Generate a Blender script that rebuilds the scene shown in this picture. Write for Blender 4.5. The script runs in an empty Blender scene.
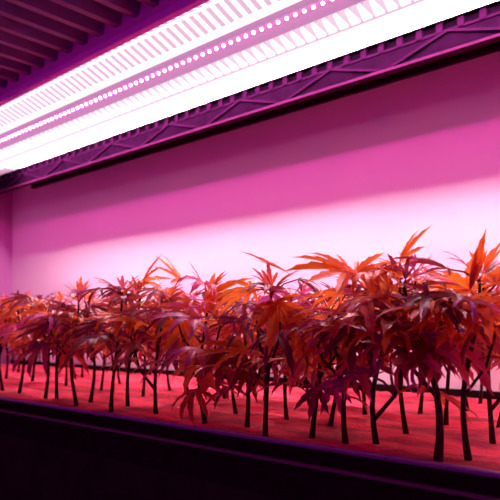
import bpy, bmesh, math, random
from mathutils import Vector, Matrix
R = math.radians
S = bpy.context.scene
COL = S.collection
random.seed(7)

# ------------------------------------------------------------------ frame of the place
# X runs along the rack, Y towards the back wall, Z up.  Growing mat top at z = SOIL.
SOIL = 0.90
EYE = 0.122                      # camera height above the growing mat
CZ = SOIL + EYE
F = 640.0
HX, HY = 250.0, 330.0
TH = math.atan(692.0 / F)        # angle between view axis and the rack
AX = Vector((-math.cos(TH), math.sin(TH), 0))
RT = Vector((math.sin(TH), math.cos(TH), 0))

def on_mat(px, py):
    """point of the growing mat seen at a pixel"""
    z = F * EYE / (py - HY)
    p = AX * z + RT * ((px - HX) / F * z)
    return Vector((p.x, p.y, SOIL))

def at_depth(px, py, d):
    """point seen at a pixel at distance d (along Y) from the camera"""
    a = (px - HX) / F
    z = d / (AX.y + RT.y * a)
    p = AX * z + RT * (a * z)
    return Vector((p.x, p.y, CZ + (HY - py) / F * z))

XL, XR = -2.25, 0.55             # rack extent
YW = 1.14                        # back wall
YT = 0.538                       # tray lip

# ------------------------------------------------------------------ materials
def mat(name):
    m = bpy.data.materials.new(name); m.use_nodes = True
    nt = m.node_tree
    return m, nt, nt.nodes['Principled BSDF']

def plain(name, col, rough=.5, metal=0., noise=0., scale=30., bump=0., spec=None):
    m, nt, b = mat(name)
    b.inputs['Base Color'].default_value = (*col, 1)
    b.inputs['Roughness'].default_value = rough
    b.inputs['Metallic'].default_value = metal
    if spec is not None: b.inputs['Specular IOR Level'].default_value = spec
    if noise or bump:
        tc = nt.nodes.new('ShaderNodeTexCoord')
        n = nt.nodes.new('ShaderNodeTexNoise'); n.inputs['Scale'].default_value = scale
        n.inputs['Detail'].default_value = 5
        nt.links.new(tc.outputs['Object'], n.inputs['Vector'])
        if noise:
            r = nt.nodes.new('ShaderNodeValToRGB')
            r.color_ramp.elements[0].position = .3; r.color_ramp.elements[1].position = .7
            r.color_ramp.elements[0].color = (*[c * (1 - noise) for c in col], 1)
            r.color_ramp.elements[1].color = (*[min(1, c * (1 + noise)) for c in col], 1)
            nt.links.new(n.outputs['Fac'], r.inputs['Fac'])
            nt.links.new(r.outputs['Color'], b.inputs['Base Color'])
        if bump:
            bp = nt.nodes.new('ShaderNodeBump'); bp.inputs['Strength'].default_value = bump
            bp.inputs['Distance'].default_value = .004
            nt.links.new(n.outputs['Fac'], bp.inputs['Height'])
            nt.links.new(bp.outputs['Normal'], b.inputs['Normal'])
    return m

def glow(name, col, strength, base=(.8, .8, .8)):
    m, nt, b = mat(name)
    b.inputs['Base Color'].default_value = (*base, 1)
    b.inputs['Emission Color'].default_value = (*col, 1)
    b.inputs['Emission Strength'].default_value = strength
    if base[0] < .1: b.inputs['Specular IOR Level'].default_value = 0
    return m

M = {}
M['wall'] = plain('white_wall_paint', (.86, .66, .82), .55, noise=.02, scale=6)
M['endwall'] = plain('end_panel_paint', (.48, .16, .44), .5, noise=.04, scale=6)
M['deck'] = plain('corrugated_steel', (.16, .035, .22), .5, noise=.2, scale=40)
M['beam'] = plain('magenta_painted_steel', (.95, .20, .80), .5, noise=.05, scale=25)
M['flange'] = plain('violet_painted_steel', (.85, .22, 1.0), .5, noise=.05, scale=25)
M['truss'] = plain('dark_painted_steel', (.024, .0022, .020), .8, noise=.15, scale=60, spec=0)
M['trussback'] = plain('slot_recess_shade', (.006, .0009, .006), .6, noise=.2, scale=60, spec=0)  # near-black puts the shade of the recessed slots into the colour
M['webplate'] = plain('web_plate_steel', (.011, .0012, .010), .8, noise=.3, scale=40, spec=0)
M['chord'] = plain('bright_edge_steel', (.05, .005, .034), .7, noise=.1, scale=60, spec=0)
M['dark'] = plain('wall_gap_shade', (.012, .004, .012), .6, spec=.1)  # black stands for the shade in the gap above the wall
M['housing'] = plain('lamp_housing_metal', (.75, .55, .70), .35, noise=.03, scale=30)
M['reflector'] = plain('self_lit_reflector', (.03, .03, .03), .5, noise=.05, scale=20, spec=0)
b_ = M['reflector'].node_tree.nodes['Principled BSDF']; b_.inputs['Emission Color'].default_value = (.95, .42, .80, 1); b_.inputs['Emission Strength'].default_value = .55  # lamp light on the reflector put in as its own pink emission
M['lens'] = glow('lit_ribbed_lens', (1, .50, .80), 2.8, (.01, .01, .01))
M['rib'] = glow('lit_lens_rib', (1, .64, .84), .82, (.01, .01, .01))
M['tube'] = glow('lit_white_tube', (1, .82, .92), 1.3, (.02, .02, .02))
M['flute'] = glow('lit_fluted_lens', (1, .70, .88), .92, (.01, .01, .01))
M['tubecore'] = glow('white_diode_strip', (1, .80, .80), 150.0)
M['led'] = glow('lit_magenta_diode', (1, .045, .50), 215.0)
M['tray'] = plain('black_tray_plastic', (.016, .010, .010), .6, noise=.2, scale=50, spec=0)
M['rim'] = plain('rim_highlight_plastic', (.22, .07, .22), .4, noise=.1, scale=50)  # purple highlight along the lip put into the rim colour
M['ridge'] = plain('ridge_highlight_plastic', (.14, .07, .09), .5, spec=.2)  # thin highlight line put into the ridge colour
M['bench'] = plain('black_bench_panel', (.024, .022, .014), .6, noise=.2, scale=20, spec=0)
M['floor'] = plain('dark_concrete', (.05, .04, .05), .7, noise=.2, scale=8)

def soil_material():
    m, nt, b = mat('red_growing_medium')
    tc = nt.nodes.new('ShaderNodeTexCoord')
    n = nt.nodes.new('ShaderNodeTexNoise'); n.inputs['Scale'].default_value = 22; n.inputs['Detail'].default_value = 8
    n2 = nt.nodes.new('ShaderNodeTexNoise'); n2.inputs['Scale'].default_value = 240; n2.inputs['Detail'].default_value = 3
    mp = nt.nodes.new('ShaderNodeMapping'); mp.inputs['Scale'].default_value = (.45, 1.3, 1)
    nt.links.new(tc.outputs['Object'], mp.inputs['Vector'])
    nt.links.new(mp.outputs['Vector'], n.inputs['Vector'])
    nt.links.new(tc.outputs['Object'], n2.inputs['Vector'])
    r = nt.nodes.new('ShaderNodeValToRGB')
    e = r.color_ramp.elements
    e[0].position = .40; e[0].color = (.42, .018, .052, 1)
    e[1].position = .58; e[1].color = (.95, .055, .125, 1)
    nt.links.new(n.outputs['Fac'], r.inputs['Fac'])
    nt.links.new(r.outputs['Color'], b.inputs['Base Color'])
    mx = nt.nodes.new('ShaderNodeMath'); mx.operation = 'ADD'
    nt.links.new(n.outputs['Fac'], mx.inputs[0]); nt.links.new(n2.outputs['Fac'], mx.inputs[1])
    bp = nt.nodes.new('ShaderNodeBump'); bp.inputs['Strength'].default_value = .6; bp.inputs['Distance'].default_value = .004
    nt.links.new(mx.outputs[0], bp.inputs['Height']); nt.links.new(bp.outputs['Normal'], b.inputs['Normal'])
    b.inputs['Roughness'].default_value = .85
    return m
M['soil'] = soil_material()

def leaf_material():
    m, nt, b = mat('leaf_blade')
    oi = nt.nodes.new('ShaderNodeObjectInfo')
    tc = nt.nodes.new('ShaderNodeTexCoord')
    n = nt.nodes.new('ShaderNodeTexNoise'); n.inputs['Scale'].default_value = 45; n.inputs['Detail'].default_value = 3
    nt.links.new(tc.outputs['Object'], n.inputs['Vector'])
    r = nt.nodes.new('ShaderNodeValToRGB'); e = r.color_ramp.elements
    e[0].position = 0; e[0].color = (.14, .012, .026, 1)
    e[1].position = 1; e[1].color = (.40, .045, .28, 1)  # magenta end: reflected gloss put into the colour of some leaves
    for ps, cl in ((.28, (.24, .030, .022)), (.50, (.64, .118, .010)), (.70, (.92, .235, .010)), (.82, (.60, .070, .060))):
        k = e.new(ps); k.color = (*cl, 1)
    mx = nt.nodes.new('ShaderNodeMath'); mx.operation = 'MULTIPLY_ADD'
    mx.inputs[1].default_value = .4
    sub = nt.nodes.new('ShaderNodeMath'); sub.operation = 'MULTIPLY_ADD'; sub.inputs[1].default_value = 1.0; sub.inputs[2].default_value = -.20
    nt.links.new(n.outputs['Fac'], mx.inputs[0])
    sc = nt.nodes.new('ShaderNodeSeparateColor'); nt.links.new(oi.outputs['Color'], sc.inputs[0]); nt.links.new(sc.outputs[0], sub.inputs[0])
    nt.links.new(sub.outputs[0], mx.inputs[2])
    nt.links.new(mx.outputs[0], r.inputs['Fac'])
    geo = nt.nodes.new('ShaderNodeNewGeometry')
    mc = nt.nodes.new('ShaderNodeMix'); mc.data_type = 'RGBA'
    nt.links.new(geo.outputs['Backfacing'], mc.inputs['Factor'])
    nt.links.new(r.outputs['Color'], mc.inputs['A'])
    mc.inputs['B'].default_value = (.36, .045, .20, 1)
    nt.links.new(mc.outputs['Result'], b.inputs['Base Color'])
    b.inputs['Roughness'].default_value = .36
    b.inputs['Specular IOR Level'].default_value = .55
    b.inputs['Specular Tint'].default_value = (1, .30, .75, 1)
    tr = nt.nodes.new('ShaderNodeBsdfTranslucent')
    hs = nt.nodes.new('ShaderNodeHueSaturation'); hs.inputs['Value'].default_value = 1.8
    nt.links.new(r.outputs['Color'], hs.inputs['Color'])
    nt.links.new(hs.outputs['Color'], tr.inputs['Color'])
    ms = nt.nodes.new('ShaderNodeMixShader'); ms.inputs[0].default_value = .32
    out = nt.nodes['Material Output']
    nt.links.new(b.outputs[0], ms.inputs[1]); nt.links.new(tr.outputs[0], ms.inputs[2])
    nt.links.new(ms.outputs[0], out.inputs['Surface'])
    return m
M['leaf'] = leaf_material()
M['stem'] = plain('plant_stem', (.045, .007, .010), .7, noise=.35, scale=90, bump=.3, spec=.1)

# ------------------------------------------------------------------ object helpers
def obj(name, bm, m, parent=None, smooth=False, loc=None):
    if name != 'fan_leaf': bmesh.ops.recalc_face_normals(bm, faces=bm.faces)
    me = bpy.data.meshes.new(name); bm.to_mesh(me); bm.free()
    o = bpy.data.objects.new(name, me); COL.objects.link(o)
    for mm in (m if isinstance(m, (list, tuple)) else [m]): me.materials.append(mm)
    if smooth: me.polygons.foreach_set('use_smooth', [True] * len(me.polygons))
    if parent: o.parent = parent
    if loc: o.location = loc
    return o

def thing(name, label, cat, loc=(0, 0, 0), group=None):
    o = bpy.data.objects.new(name, None); COL.objects.link(o)
    o.empty_display_size = .02
    o.location = loc
    tag(o, label, cat, group)
    return o

def tag(o, label, cat, group=None):
    o['label'] = label; o['category'] = cat
    if group: o['group'] = group

def struct(name, bm, m):
    o = obj(name, bm, m); o['kind'] = 'structure'; return o

def box(bm, x0, x1, y0, y1, z0, z1, mi=0):
    v = [bm.verts.new((x, y, z)) for x in (x0, x1) for y in (y0, y1) for z in (z0, z1)]
    for f in ((0, 1, 3, 2), (4, 6, 7, 5), (0, 4, 5, 1), (2, 3, 7, 6), (0, 2, 6, 4), (1, 5, 7, 3)):
        bm.faces.new([v[i] for i in f]).material_index = mi
    return v

def bevel(bm, w, seg=2):
    bmesh.ops.bevel(bm, geom=bm.edges[:], offset=w, segments=seg, profile=.5, affect='EDGES', clamp_overlap=True)

def extrude_x(bm, prof, x0, x1, closed=True, mi=0):
    """profile of (y, z) points swept along the rack"""
    a = [bm.verts.new((x0, y, z)) for y, z in prof]
    b = [bm.verts.new((x1, y, z)) for y, z in prof]
    n = len(prof)
    for i in range(n if closed else n - 1):
        j = (i + 1) % n
        bm.faces.new((a[i], a[j], b[j], b[i])).material_index = mi
    if closed:
        bm.faces.new(a[::-1]).material_index = mi; bm.faces.new(b).material_index = mi

def tube(bm, pts, radii, seg=7, cap=True):
    rings = []
    n = len(pts)
    ref = Vector((.31, .77, .12)).normalized()
    for i, p in enumerate(pts):
        t = (pts[min(i + 1, n - 1)] - pts[max(i - 1, 0)]).normalized()
        u = t.cross(ref)
        if u.length < .1: u = t.cross(Vector((1, 0, 0)))
        u.normalize(); w = t.cross(u)
        rings.append([bm.verts.new(p + (u * math.cos(k * math.tau / seg) + w * math.sin(k * math.tau / seg)) * radii[i]) for k in range(seg)])
    for a, b in zip(rings, rings[1:]):
        for k in range(seg):
            bm.faces.new((a[k], a[(k + 1) % seg], b[(k + 1) % seg], b[k]))
    if cap:
        bm.faces.new(rings[0][::-1]); bm.faces.new(rings[-1])
    return rings

# ------------------------------------------------------------------ the setting
ZC = CZ + .56                    # underside of the deck
bm = bmesh.new(); box(bm, XL - .08, XR + .6, -.9, YW + .12, -.05, 0); struct('floor', bm, M['floor'])
bm = bmesh.new(); box(bm, XL - .06, XR + .6, YW, YW + .05, 0, ZC + .08); struct('wall_back', bm, M['wall'])
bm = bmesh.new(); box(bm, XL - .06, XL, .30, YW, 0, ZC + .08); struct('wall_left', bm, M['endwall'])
# corrugated deck overhead in front of the lamp, plain soffit above the lamp
ZD = CZ + .510
bm = bmesh.new()
prof = []; x = XL; pitch = .050
while x < XR + .3:
    prof += [(x, .0), (x + .013, .0), (x + .019, .030), (x + .044, .030)]
    x += pitch
prof.append((x, 0))
y0, y1 = .05, .640
lo0 = [bm.verts.new((a, y0, ZD + b)) for a, b in prof]; lo1 = [bm.verts.new((a, y1, ZD + b)) for a, b in prof]
up0 = [bm.verts.new((a, y0, ZD + .05)) for a, b in (prof[0], prof[-1])]; up1 = [bm.verts.new((a, y1, ZD + .05)) for a, b in (prof[0], prof[-1])]
for i in range(len(prof) - 1): bm.faces.new((lo0[i], lo0[i + 1], lo1[i + 1], lo1[i]))
bm.faces.new((up0[0], up0[1], up1[1], up1[0]))
bm.faces.new(lo0[::-1] + [up0[0], up0[1]]); bm.faces.new(lo1 + [up1[1], up1[0]])
bm.faces.new((lo0[0], lo1[0], up1[0], up0[0])); bm.faces.new((lo0[-1], up0[1], up1[1], lo1[-1]))
box(bm, XL, XR + .3, .640, YW, ZC, ZC + .03)
struct('ceiling', bm, M['deck'])
# dark strip standing in for the shadow gap along the wall top
bm = bmesh.new(); box(bm, XL + .16, XR + .6, YW - .012, YW, CZ + .497, ZC); struct('gap_strip_1', bm, M['dark'])

# ------------------------------------------------------------------ front shelf beam (purple, along the lamp)
bt = thing('shelf_beam', 'purple painted steel beam under the ribbed deck, along the lamp edge', 'beam', (XL, .63, ZC))
def rel(bm, o): bmesh.ops.translate(bm, verts=bm.verts, vec=-Vector(o.location)); return bm
bm = bmesh.new(); box(bm, XL, XR, .640, .646, CZ + .4975, ZC); bevel(bm, .001, 1); obj('web', rel(bm, bt), M['beam'], bt)
bm = bmesh.new(); extrude_x(bm, [(.6385, CZ + .4975), (.642, CZ + .487), (.652, CZ + .4845), (.652, CZ + .4975)], XL, XR); bevel(bm, .001, 1); obj('flange', rel(bm, bt), M['flange'], bt)

# ------------------------------------------------------------------ grow light
LX0, LX1 = XL + .03, XR - .02
gl = thing('grow_light', 'long glowing white and pink lamp with ribbed lens, hung over the plants', 'lamp', (LX0, .80, ZC))
def Zc(z): return CZ + z
# housing (back shell, closed to the deck)
bm = bmesh.new()
extrude_x(bm, [(.6535, Zc(.499)), (.660, Zc(.520)), (.700, Zc(.527)), (.745, Zc(.512)), (.785, Zc(.545)), (.865, Zc(.545)), (.885, Zc(.528)), (.978, Zc(.528)),
               (.984, Zc(.508)), (.984, ZC), (.654, ZC)], LX0, LX1)
obj('housing', rel(bm, gl), M['housing'], gl)
# front lens: flat outer strip + slanted ribbed face
bm = bmesh.new()
extrude_x(bm, [(.655, Zc(.497)), (.698, Zc(.5135)), (.745, Zc(.494)), (.748, Zc(.494)), (.748, Zc(.500)), (.700, Zc(.520)), (.658, Zc(.505))], LX0 + .004, LX1 - .004)
obj('front_lens', rel(bm, gl), M['lens'], gl)
bm = bmesh.new()
x = LX0 + .02
n = 0
while x < LX1 - .02:
    a = Vector((0, .701, Zc(.5125))); b = Vector((0, .738, Zc(.4972)))
    t = (b - a).normalized(); nn = Vector((0, t.z, -t.y)); 
    if nn.z > 0: nn = -nn
    vs = []
    for dx in (-.0042, .0042):
        for p, h in ((a, -.001), (b, -.001), (b, .0022), (a, .0022)):
            q = p + nn * h
            vs.append(bm.verts.new((x + dx, q.y, q.z)))
    for f in ((0, 1, 2, 3), (7, 6, 5, 4), (0, 4, 5, 1), (1, 5, 6, 2), (2, 6, 7, 3), (3, 7, 4, 0)): bm.faces.new([vs[i] for i in f])
    x += .020
rb = obj('lens_ribs', rel(bm, gl), M['rib'], gl); rb['kind'] = 'stuff'
# lens edge bead
bm = bmesh.new(); extrude_x(bm, [(.745, Zc(.4935)), (.745, Zc(.490)), (.751, Zc(.490)), (.751, Zc(.498)), (.748, Zc(.498))], LX0, LX1)
obj('lens_bead', rel(bm, gl), M['tube'], gl)
# reflector trough, its lit pink put in as emission
bm = bmesh.new()
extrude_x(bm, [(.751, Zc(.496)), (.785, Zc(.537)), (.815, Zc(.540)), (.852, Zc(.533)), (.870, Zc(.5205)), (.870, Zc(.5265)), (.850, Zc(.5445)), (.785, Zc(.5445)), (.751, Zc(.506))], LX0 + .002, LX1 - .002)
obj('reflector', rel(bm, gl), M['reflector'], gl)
# fluted lens face (flame-like row) + rear tube
bm = bmesh.new()
x = LX0 + .004; step = .0115; prev = None; i = 0
while x < LX1 - .004:
    o_ = .0035 if i % 2 else -.0005
    ring = [(.868, .5215 - o_ * .2), (.880, .5165 - o_), (.896, .5105 - o_ * .6), (.902, .5110), (.902, .5245), (.868, .5245)]
    cur = [bm.verts.new((x, a, Zc(b))) for a, b in ring]
    if prev:
        for k in range(6): bm.faces.new((prev[k], prev[(k + 1) % 6], cur[(k + 1) % 6], cur[k]))
    else: bm.faces.new(cur)
    prev = cur; x += step; i += 1
bm.faces.new(prev[::-1])
obj('fluted_lens', rel(bm, gl), M['flute'], gl)
def fins(y0_, z0_, y1_, z1_, step, half, up):
    bm = bmesh.new(); x = LX0 + .02
    a = Vector((0, y0_, Zc(z0_))); b = Vector((0, y1_, Zc(z1_))); t = (b - a).normalized(); nn = Vector((0, t.z, -t.y))
    if nn.z > 0: nn = -nn
    while x < LX1 - .02:
        vs = []
        for sx in (-1, 1):
            for p, h, k in ((a, -.001, .35), (b, -.001, 1.2), (b, up, 1.2), (a, up, .35)):
                q = p + nn * h; vs.append(bm.verts.new((x + sx * half * k, q.y, q.z)))
        for f in ((0, 1, 2, 3), (7, 6, 5, 4), (0, 4, 5, 1), (1, 5, 6, 2), (2, 6, 7, 3), (3, 7, 4, 0)): bm.faces.new([vs[i] for i in f])
        x += step
    return bm
o = obj('lens_flutes', rel(fins(.868, .5195, .897, .5085, .023, .0068, .003), gl), M['lens'], gl); o['kind'] = 'stuff'
o = obj('lens_notches', rel(fins(.672, .5028, .686, .5082, .020, .004, .0012), gl), M['rib'], gl); o['kind'] = 'stuff'
bm = bmesh.new(); extrude_x(bm, [(.9015, Zc(.5080)), (.9065, Zc(.5080)), (.9065, Zc(.519)), (.9015, Zc(.519))], LX0 + .004, LX1 - .004)
obj('lens_seam', rel(bm, gl), M['rib'], gl)
bm = bmesh.new()
pr = [(.906 + .0635 * (1 - math.cos(k * math.pi / 8)) / 2, Zc(.5185 - .009 * math.sin(k * math.pi / 8))) for k in range(9)]
extrude_x(bm, pr + [(.9695, Zc(.5255)), (.906, Zc(.5255))], LX0 + .004, LX1 - .004)
obj('tube', rel(bm, gl), M['tube'], gl)
bm = bmesh.new(); box(bm, LX0 + .32, LX1 - .01, .945, .960, Zc(.5055), Zc(.5105)); bevel(bm, .001, 1)
obj('diode_strip', rel(bm, gl), M['tubecore'], gl)
# row of diodes in the trough
bm = bmesh.new(); bmesh.ops.create_icosphere(bm, subdivisions=1, radius=.0032)
led0 = None; xs = []
x = LX0 + .12
while x < LX1 - .02: xs.append(x); x += .019
show = [x for x in xs if x < -.25][-100:]
rest = [x for x in xs if x not in show]
for x in show:
    if led0 is None:
        led0 = obj('diode', bm, M['led'], gl); o = led0
    else:
        o = led0.copy(); COL.objects.link(o)
    o.location = Vector((x, .842, Zc(.530))) - Vector(gl.location)
bm = bmesh.new()
for x in rest: bmesh.ops.create_icosphere(bm, subdivisions=1, radius=.0032, matrix=Matrix.Translation((x, .842, Zc(.530))))
o = obj('diodes', rel(bm, gl), M['led'], gl); o['kind'] = 'stuff'
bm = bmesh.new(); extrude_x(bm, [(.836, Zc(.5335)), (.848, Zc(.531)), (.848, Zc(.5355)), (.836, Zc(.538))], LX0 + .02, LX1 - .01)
obj('diode_board', rel(bm, gl), M['reflector'], gl)  # shares the trough's emitted pink
for xx in (LX0 - .004, LX1):
    bm = bmesh.new(); box(bm, xx, xx + .004, .655, .983, Zc(.500), ZC); obj('end_cap', rel(bm, gl), M['housing'], gl)

# ------------------------------------------------------------------ lattice beam behind the lamp
lb = thing('lattice_beam', 'dark purple slotted lattice beam between the lamp and the back wall', 'beam', (XL, 1.0, ZC))
YB = .995
bm = bmesh.new(); box(bm, XL, XR, YB + .004, YB + .010, Zc(.455), ZC); obj('backing_plate', rel(bm, lb), M['trussback'], lb)  # solid backing added to stop lamp light passing through the lattice
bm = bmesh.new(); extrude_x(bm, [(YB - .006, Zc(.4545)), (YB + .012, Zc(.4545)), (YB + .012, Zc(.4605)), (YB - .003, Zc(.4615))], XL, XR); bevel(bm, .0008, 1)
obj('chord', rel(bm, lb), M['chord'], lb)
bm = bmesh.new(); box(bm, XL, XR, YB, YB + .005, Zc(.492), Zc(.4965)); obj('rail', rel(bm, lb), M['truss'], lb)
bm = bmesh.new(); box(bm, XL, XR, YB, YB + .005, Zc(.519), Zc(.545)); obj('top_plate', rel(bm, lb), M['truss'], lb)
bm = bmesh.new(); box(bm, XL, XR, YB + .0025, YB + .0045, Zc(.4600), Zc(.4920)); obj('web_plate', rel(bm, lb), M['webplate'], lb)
x = XL + .02; r0 = None
while x < XR:
    if r0 is None:
        bm = bmesh.new(); box(bm, -.006, .006, -.002, .005, -.0135, .0135); bevel(bm, .001, 1); r0 = obj('rung', bm, M['truss'], lb); o = r0
    else: o = r0.copy(); COL.objects.link(o)
    o.location = Vector((x, YB, Zc(.5065))) - Vector(lb.location); x += .037
x = XL; d0 = None; k = 0
while x < XR - .12:
    if d0 is None:
        bm = bmesh.new()
        vs = []
        for y in (-.002, .005):
            vs += [bm.verts.new(c) for c in ((0, y, 0), (.016, y, 0), (.126, y, .032), (.110, y, .032))]
        for f in ((0, 1, 2, 3), (7, 6, 5, 4), (0, 4, 5, 1), (1, 5, 6, 2), (2, 6, 7, 3), (3, 7, 4, 0)): bm.faces.new([vs[i] for i in f])
        d0 = obj('brace', bm, M['truss'], lb); o = d0
    else: o = d0.copy(); COL.objects.link(o)
    o.location = Vector((x, YB, Zc(.4605))) - Vector(lb.location)
    if k % 2:
        o.scale = (-1, 1, 1); o.location.x += .126
    x += .118; k += 1

# ------------------------------------------------------------------ tray, bench, growing mat
tr = thing('grow_tray', 'long black plastic tray with a purple-lit rim holding the red growing mat', 'tray', (XL, YT, SOIL - .06))
bm = bmesh.new()
extrude_x(bm, [(YT - .004, SOIL - .060), (YT - .003, SOIL - .001), (YT + .004, SOIL - .001), (YT + .006, SOIL - .052), (YW - .008, SOIL - .052), (YW - .008, SOIL + .012), (YW - .002, SOIL + .012), (YW - .002, SOIL - .060)], XL + .002, XR)
obj('basin', rel(bm, tr), M['tray'], tr)
bm = bmesh.new(); tube(bm, [Vector((XL + .002, YT - .001, SOIL + .0)), Vector((XR, YT - .001, SOIL + .0))], [.0032, .0032], 10)
obj('rim', rel(bm, tr), M['rim'], tr, True)
bm = bmesh.new(); box(bm, XL + .002, XR, YT - .010, YT - .003, SOIL - .0215, SOIL - .0175); bevel(bm, .0012)
obj('ridge', rel(bm, tr), M['ridge'], tr)

bn = thing('grow_bench', 'black bench panel under the planted tray', 'bench', (XL, YT, 0))
bm = bmesh.new(); box(bm, XL + .002, XR, YT - .002, YT + .02, 0, SOIL - .061); obj('front_panel', rel(bm, bn), M['bench'], bn)
bm = bmesh.new(); box(bm, XL + .002, XR, YT + .02, YW - .002, SOIL - .085, SOIL - .061); obj('top', rel(bm, bn), M['bench'], bn)
for xx in (XL + .1, -.8, XR - .1):
    bm = bmesh.new(); box(bm, xx - .02, xx + .02, YW - .06, YW - .02, 0, SOIL - .085); bevel(bm, .003); obj('leg', rel(bm, bn), M['bench'], bn)

# growing mat with a softly lumpy top
bm = bmesh.new()
nx, ny = 260, 56
rg = random.Random(3)
def lump(x, y):
    return .0016 * math.sin(x * 31 + 1.3 * math.sin(y * 23)) + .0014 * math.sin(y * 67 + 2 * math.sin(x * 9)) + rg.uniform(-.0012, .0012)
grid = [[bm.verts.new((XL + .006 + (XR - XL - .01) * i / nx, YT + .0075 + (YW - .009 - YT - .0085) * j / ny, SOIL + lump(XL + i * .0107, j * .0105) - (.004 if j in (0, ny) else 0))) for j in range(ny + 1)] for i in range(nx + 1)]
for i in range(nx):
    for j in range(ny): bm.faces.new((grid[i][j], grid[i + 1][j], grid[i + 1][j + 1], grid[i][j + 1]))
bd = [e for e in bm.edges if e.is_boundary]
ex = bmesh.ops.extrude_edge_only(bm, edges=bd)
for v in [g for g in ex['geom'] if isinstance(g, bmesh.types.BMVert)]: v.co.z = SOIL - .0515
mt = obj('growing_mat', bm, M['soil'], None, True)
tag(mt, 'coarse red growing mat filling the black tray', 'growing medium')

# ------------------------------------------------------------------ plants
def leaflet(bm, hub, hubv, d, n, L, W, droop, seg=9, fold=.35, curl=0.):
    """one serrated finger of a leaf, folded along its midrib and drooping"""
    side = d.cross(n).normalized(); n = side.cross(d).normalized()
    mid_prev = [hubv]; lp = rp = None
    p = hub.copy(); ang = 0
    dl = L / seg
    for i in range(1, seg + 1):
        t = i / seg
        ang = droop * t * t + curl * t
        dd = (d * math.cos(ang) - n * math.sin(ang))
        nn = (n * math.cos(ang) + d * math.sin(ang))
        p = p + dd * dl
        w = W * (math.sin(math.pi * min(1, t ** .85)) ** .8) * .5 if t < 1 else 0
        if i % 2: w *= 1.13
        else: w *= .86
        m = bm.verts.new(p)
        if i < seg:
            back = -dd * (dl * .0 if i % 2 else dl * .35)
            l = bm.verts.new(p + side * w + nn * (w * fold) + back)
            r = bm.verts.new(p - side * w + nn * (w * fold) + back)
            if lp is None:
                bm.faces.new((hubv, l, m)); bm.faces.new((hubv, m, r))
            else:
                bm.faces.new((pm, lp, l, m)); bm.faces.new((pm, m, r, rp))
            lp, rp = l, r
        else:
            bm.faces.new((pm, lp, m)); bm.faces.new((pm, m, rp))
        pm = m

SPREAD = {7: ((0, 1), (27, .93), (-27, .93), (56, .74), (-56, .74), (92, .42), (-92, .42)),
          5: ((0, 1), (30, .88), (-30, .88), (66, .55), (-66, .55)),
          3: ((0, 1), (36, .72), (-36, .72))}

def leaf(parent, rnd, start, hub, d, n, L, fingers=7, droop=.7, wid=.150, spread=1.0, tint=None):
    """a hand-shaped leaf on its stalk; all coordinates relative to the plant's base"""
    bm = bmesh.new()
    mid = (start + hub) / 2 + Vector((0, 0, (hub - start).length * .12))
    rr = max(.0009, L * .018)
    tube(bm, [start, mid, hub], [rr * 1.2, rr, rr * .9], 5)
    hubv = bm.verts.new(hub)
    d = d.normalized(); n = (n - d * n.dot(d)).normalized()
    for a, l in SPREAD[fingers]:
        a = R(a * spread + rnd.uniform(-6, 6)); l *= rnd.uniform(.9, 1.08)
        dd = (Matrix.Rotation(a, 3, n) @ d).normalized()
        tilt = rnd.uniform(-.12, .12)
        nn = (n + dd.cross(n) * tilt).normalized()
        leaflet(bm, hub, hubv, dd, nn, L * l, L * l * wid * rnd.uniform(.9, 1.12), droop * rnd.uniform(.6, 1.4), curl=rnd.uniform(-.15, .12), fold=rnd.uniform(.2, .5))
    o = obj('fan_leaf', bm, M['leaf'], parent)
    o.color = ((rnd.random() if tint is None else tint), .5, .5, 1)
    return o

def stem_curve(rnd, H, lean, wob):
    pts = []
    a = rnd.uniform(0, math.tau)
    for i in range(9):
        t = i / 8
        pts.append(Vector((lean.x * t ** 1.4 + math.cos(a) * wob * math.sin(t * 5), lean.y * t ** 1.4 + math.sin(a) * wob * math.sin(t * 4.3), H * t)))
    return pts
def along(pts, t):
    f = t * (len(pts) - 1); i = min(int(f), len(pts) - 2); return pts[i].lerp(pts[i + 1], f - i)

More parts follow.
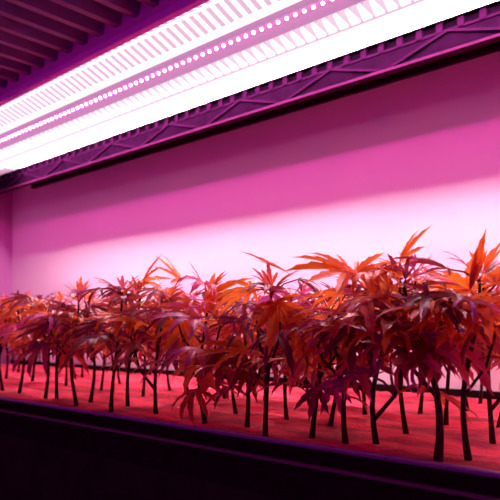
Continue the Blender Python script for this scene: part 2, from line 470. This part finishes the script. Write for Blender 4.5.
def plant(base, H, label, group, seed, thick=.0031, lean=(0, 0), fork=None, nodes=7, lo=.54, size=1.0, hero=(), face=None):
    rnd = random.Random(seed)
    rnd.random()
    root = thing('young_plant', label, 'plant', base, group)
    pts = stem_curve(rnd, H, Vector((lean[0], lean[1], 0)), .008)
    pts[0].z = -.004
    bm = bmesh.new()
    tube(bm, pts, [thick * (1.25 if i == 0 else 1 - .55 * i / 8) for i in range(9)], 8)
    obj('stem', bm, M['stem'], root, True)
    axes = [(pts, 1.0)]
    for k in range(2 if fork is None else 1):
        t = rnd.uniform(.28, .5); a = rnd.uniform(0, math.tau)
        s_ = along(pts, t); o_ = Vector((math.cos(a), math.sin(a), 0)) * rnd.uniform(.022, .040)
        e_ = s_ + o_ + Vector((0, 0, H * rnd.uniform(.28, .42)))
        m_ = s_.lerp(e_, .5) + o_ * .22
        bm = bmesh.new(); tube(bm, [s_, m_, e_], [thick * .55, thick * .5, thick * .38], 6)
        obj('branch', bm, M['stem'], root, True)
        for q in range(3):
            a2 = a + (q - 1) * 1.3 + rnd.uniform(-.3, .3); out = Vector((math.cos(a2), math.sin(a2), 0))
            hub = e_ + (out + Vector((0, 0, .5))).normalized() * .016
            leaf(root, rnd, e_, hub, out + Vector((0, 0, rnd.uniform(-.5, .4))), Vector((rnd.uniform(-.5, .5), rnd.uniform(-.5, .5), 1)), .050 * rnd.uniform(.8, 1.2) * size, 5, rnd.uniform(.2, 1.2))
    if fork:
        t0, dx, dy, top = fork
        s = along(pts, t0)
        e = Vector((dx, dy, H * top))
        mid = s.lerp(e, .45) + Vector((dx * .16, dy * .16, -H * .04))
        fp = [s, s.lerp(mid, .55), mid, mid.lerp(e, .5) + Vector((0, 0, .004)), e]
        bm = bmesh.new(); tube(bm, fp, [thick * .8, thick * .75, thick * .68, thick * .6, thick * .45], 7)
        obj('branch', bm, M['stem'], root, True)
        axes.append((fp, .8))
    for pts_, sc in axes:
        az = rnd.uniform(0, math.tau)
        nn = nodes if sc == 1 else 3
        for k in range(nn):
            t = (lo if sc == 1 else .5) + (1 - (lo if sc == 1 else .5)) * (k / max(1, nn - 1)) * .96
            s = along(pts_, t)
            az += R(90) + rnd.uniform(-.4, .4)
            for h in (0, math.pi):
                if rnd.random() < .06: continue
                a = az + h + rnd.uniform(-.35, .35)
                out = Vector((math.cos(a), math.sin(a), 0))
                up = rnd.uniform(.15, .75) if t > .6 else rnd.uniform(.1, .7)
                pl = (.046 - .020 * t) * rnd.uniform(.8, 1.3) * size
                hub = s + (out + Vector((0, 0, up))).normalized() * pl
                q = rnd.uniform(-.75, .35) if t < .75 else rnd.uniform(-.45, .45)
                d = (out + Vector((0, 0, q))).normalized()
                n = Vector((0, 0, 1)) + Vector((rnd.uniform(-.6, .6), rnd.uniform(-.6, .6), 0))
                if t > .9: n = n - out * .6
                L = (.074 - .022 * max(0, t - .7) / .3 - .012 * max(0, .6 - t) / .3) * rnd.uniform(.8, 1.2) * size * (.9 if sc < 1 else 1)
                leaf(root, rnd, s, hub, d, n, L, 7 if L > .052 else 5, rnd.uniform(.2, 1.5))
        # shoot tip
        s = along(pts_, .99)
        a0 = rnd.uniform(0, math.tau)
        for k in range(3):
            a = a0 + k * 2.1 + rnd.uniform(-.3, .3)
            out = Vector((math.cos(a), math.sin(a), 0))
            d = (out * rnd.uniform(.5, 1.4) + Vector((0, 0, 1)))
            leaf(root, rnd, s, s + d.normalized() * .010, d, Vector((0, 0, .4)) - out, .034 * rnd.uniform(.8, 1.25) * size, 3 if k else 5, rnd.uniform(.2, .9), .15, .6)
    # leaves that stand out in the photograph, placed one by one
    for (px, py, dy, dvec, nvec, L, fing, drp) in hero:
        hub = at_depth(px, py, base.y + dy) - base
        t = max(.3, min(.97, (hub.z - .015) / H))
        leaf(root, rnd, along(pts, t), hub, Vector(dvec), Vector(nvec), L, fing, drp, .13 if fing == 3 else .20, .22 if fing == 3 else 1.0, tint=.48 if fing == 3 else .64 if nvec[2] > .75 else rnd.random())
    return root

TC = -AX                                            # towards the camera
def v(r, u, c): return RT * r + Vector((0, 0, u)) + TC * c   # right, up, towards camera

ORD = ['first', 'second', 'third', 'fourth', 'fifth', 'sixth', 'seventh', 'eighth', 'ninth', 'tenth', 'eleventh', 'twelfth', 'thirteenth', 'fourteenth',
       'fifteenth', 'sixteenth', 'seventeenth', 'eighteenth', 'nineteenth', 'twentieth', 'twenty-first', 'twenty-second', 'twenty-third', 'twenty-fourth']

front = [  # px, py of the stem's foot, height, options
    (469, 460, .195, dict(lean=(.004, .0), hero=[(470, 290, -.01, v(.30, 1, .1), v(-.6, .2, 1), .062, 3, .15), (452, 330, -.02, v(-.8, .1, .5), v(0, 1, .4), .06, 7, .6)])),
    (438, 460, .190, dict(lean=(-.035, .01), thick=.0040, hero=[(440, 312, -.01, v(1, .08, .3), v(0, 1, .35), .075, 7, .5), (430, 345, -.02, v(-.3, -.5, .6), v(0, .6, 1), .05, 7, .8)])),
    (377, 446, .195, dict(lean=(.02, 0), fork=(.16, .045, -.012, .62), hero=[(405, 300, -.01, v(-1, .1, .2), v(0, 1, .3), .07, 5, .5)])),
    (346, 446, .195, dict(lean=(.012, .01), hero=[(348, 270, -.01, v(-.9, .05, .35), v(.1, .85, .75), .070, 7, .35), (356, 272, -.005, v(.9, -.05, .3), v(-.1, .85, .75), .066, 7, .4), (400, 262, .01, v(.3, .5, .3), v(-.3, .85, .5), .045, 5, .4)])),
    (312, 436, .170, dict(lean=(.02, .01), lo=.30, size=.85, hero=[(318, 385, -.01, v(-.3, -1, .3), v(-.3, .3, 1), .045, 5, .3), (330, 380, 0, v(.35, -1, .3), v(.3, .3, 1), .045, 5, .3)])),
    (265, 437, .190, dict(lean=(.01, 0), hero=[(277, 302, -.03, v(.35, -.8, .45), v(.1, .55, 1), .066, 7, .3), (290, 274, -.005, v(-.9, .42, .1), v(.35, .9, .1), .062, 3, .2)])),
    (247, 427, .175, dict(lo=.25, size=.9, hero=[(246, 365, -.01, v(.2, -1, .3), v(.2, .3, 1), .05, 5, .2)])),
    (206, 425, .195, dict(lo=.25, lean=(-.008, 0), hero=[(205, 300, -.02, v(.9, .25, .4), v(-.1, .9, .7), .07, 7, .4), (196, 355, -.01, v(.15, -1, .25), v(-.2, .3, 1), .06, 7, .25), (220, 352, -.01, v(-.1, -1, .25), v(.3, .3, 1), .055, 7, .25), (185, 322, -.01, v(-.5, -.7, .4), v(0, .7, .9), .055, 7, .4)])),
    (156, 414, .190, dict(fork=(.22, -.050, -.01, .7), lean=(.02, 0), hero=[(168, 300, -.01, v(.4, -.6, .4), v(-.3, .7, .8), .065, 7, .4), (180, 280, 0, v(-.5, .55, .2), v(.5, .8, .4), .055, 5, .4)])),
    (128, 408, .190, dict(lean=(.026, 0))),
    (111, 411, .195, dict(lean=(.030, 0), hero=[(142, 284, 0, v(.4, .6, .2), v(-.5, .8, .4), .055, 5, .4)])),
    (90, 403, .185, dict()),
    (77, 405, .190, dict(lean=(-.008, 0))),
    (57, 400, .185, dict(lean=(.015, 0))),
    (45, 398, .190, dict(lean=(-.008, .0))),
    (19, 393, .190, dict(lean=(.01, 0))),
    (3, 391, .185, dict()),
]
second = [(493, 444), (446, 424), (407, 436), (330, 424), (287, 420), (236, 412), (190, 404), (143, 397), (101, 391), (66, 385), (32, 382), (6, 379)]
third = [(498, 428), (468, 412), (420, 412), (365, 415), (310, 405), (265, 401), (225, 398), (170, 391), (120, 384), (82, 377), (48, 375), (18, 372)]
rear = [(480, 403), (395, 398), (330, 394), (262, 386), (200, 382), (150, 375), (105, 371), (70, 368), (40, 365), (12, 364)]
FEATURE = {0: 'plant with an upright spear leaf, ', 1: 'thick stemmed leaning plant, ', 2: 'plant with a low forked stem, ', 3: 'plant topped by broad orange leaves, ',
           5: 'plant with a drooping hand-shaped leaf, ', 7: 'bushy plant leafy down to the stem, ', 8: 'fork stemmed plant, '}
for i, (px, py, H, kw) in enumerate(front):
    p = on_mat(px, py)
    plant(p, H - (.026 if i < 9 else .018), FEATURE.get(i, 'slim young plant, ') + ORD[i] + ' from the right along the tray rim', 'young plants in the row at the tray rim', 100 + i, **kw)
for row, name, Hs, sd in ((second, 'second row behind the tray rim', .185, 300), (third, 'third row behind the tray rim', .18, 500), (rear, 'rear row beside the wall', .165, 700)):
    for i, (px, py) in enumerate(row):
        rr = random.Random(sd + i)
        plant(on_mat(px, py), (Hs - .012) * rr.uniform(.92, 1.08), 'young leafy plant, ' + ORD[i] + ' from the right in the ' + name, 'young plants in the ' + name, sd + i,
              thick=.0029, lean=(rr.uniform(-.03, .03), rr.uniform(-.01, .01)), fork=(.2, rr.choice((-1, 1)) * .045, rr.uniform(-.01, .01), .75) if rr.random() < .35 else None, nodes=6, lo=.56)

# ------------------------------------------------------------------ world, camera
w = bpy.data.worlds.new('World'); S.world = w; w.use_nodes = True
bg = w.node_tree.nodes['Background']
bg.inputs['Color'].default_value = (.66, .035, .72, 1); bg.inputs['Strength'].default_value = .38

cam = bpy.data.cameras.new('camera'); co = bpy.data.objects.new('camera', cam); COL.objects.link(co)
co.location = (0, 0, CZ)
co.rotation_euler = AX.to_track_quat('-Z', 'Y').to_euler()
cam.sensor_width = 36; cam.lens = F / 500 * 36; cam.shift_y = (HY - 250) / 500
cam.clip_start = .01
cam.dof.use_dof = True; cam.dof.focus_distance = .74; cam.dof.aperture_fstop = 10
S.camera = co
S.view_settings.view_transform = 'Standard'; S.view_settings.look = 'None'
S.view_settings.exposure = 0; S.view_settings.gamma = 1; S.view_settings.use_curve_mapping = False
S.cycles.use_denoising = True
S.cycles.max_bounces = 8
S.cycles.sample_clamp_indirect = 6
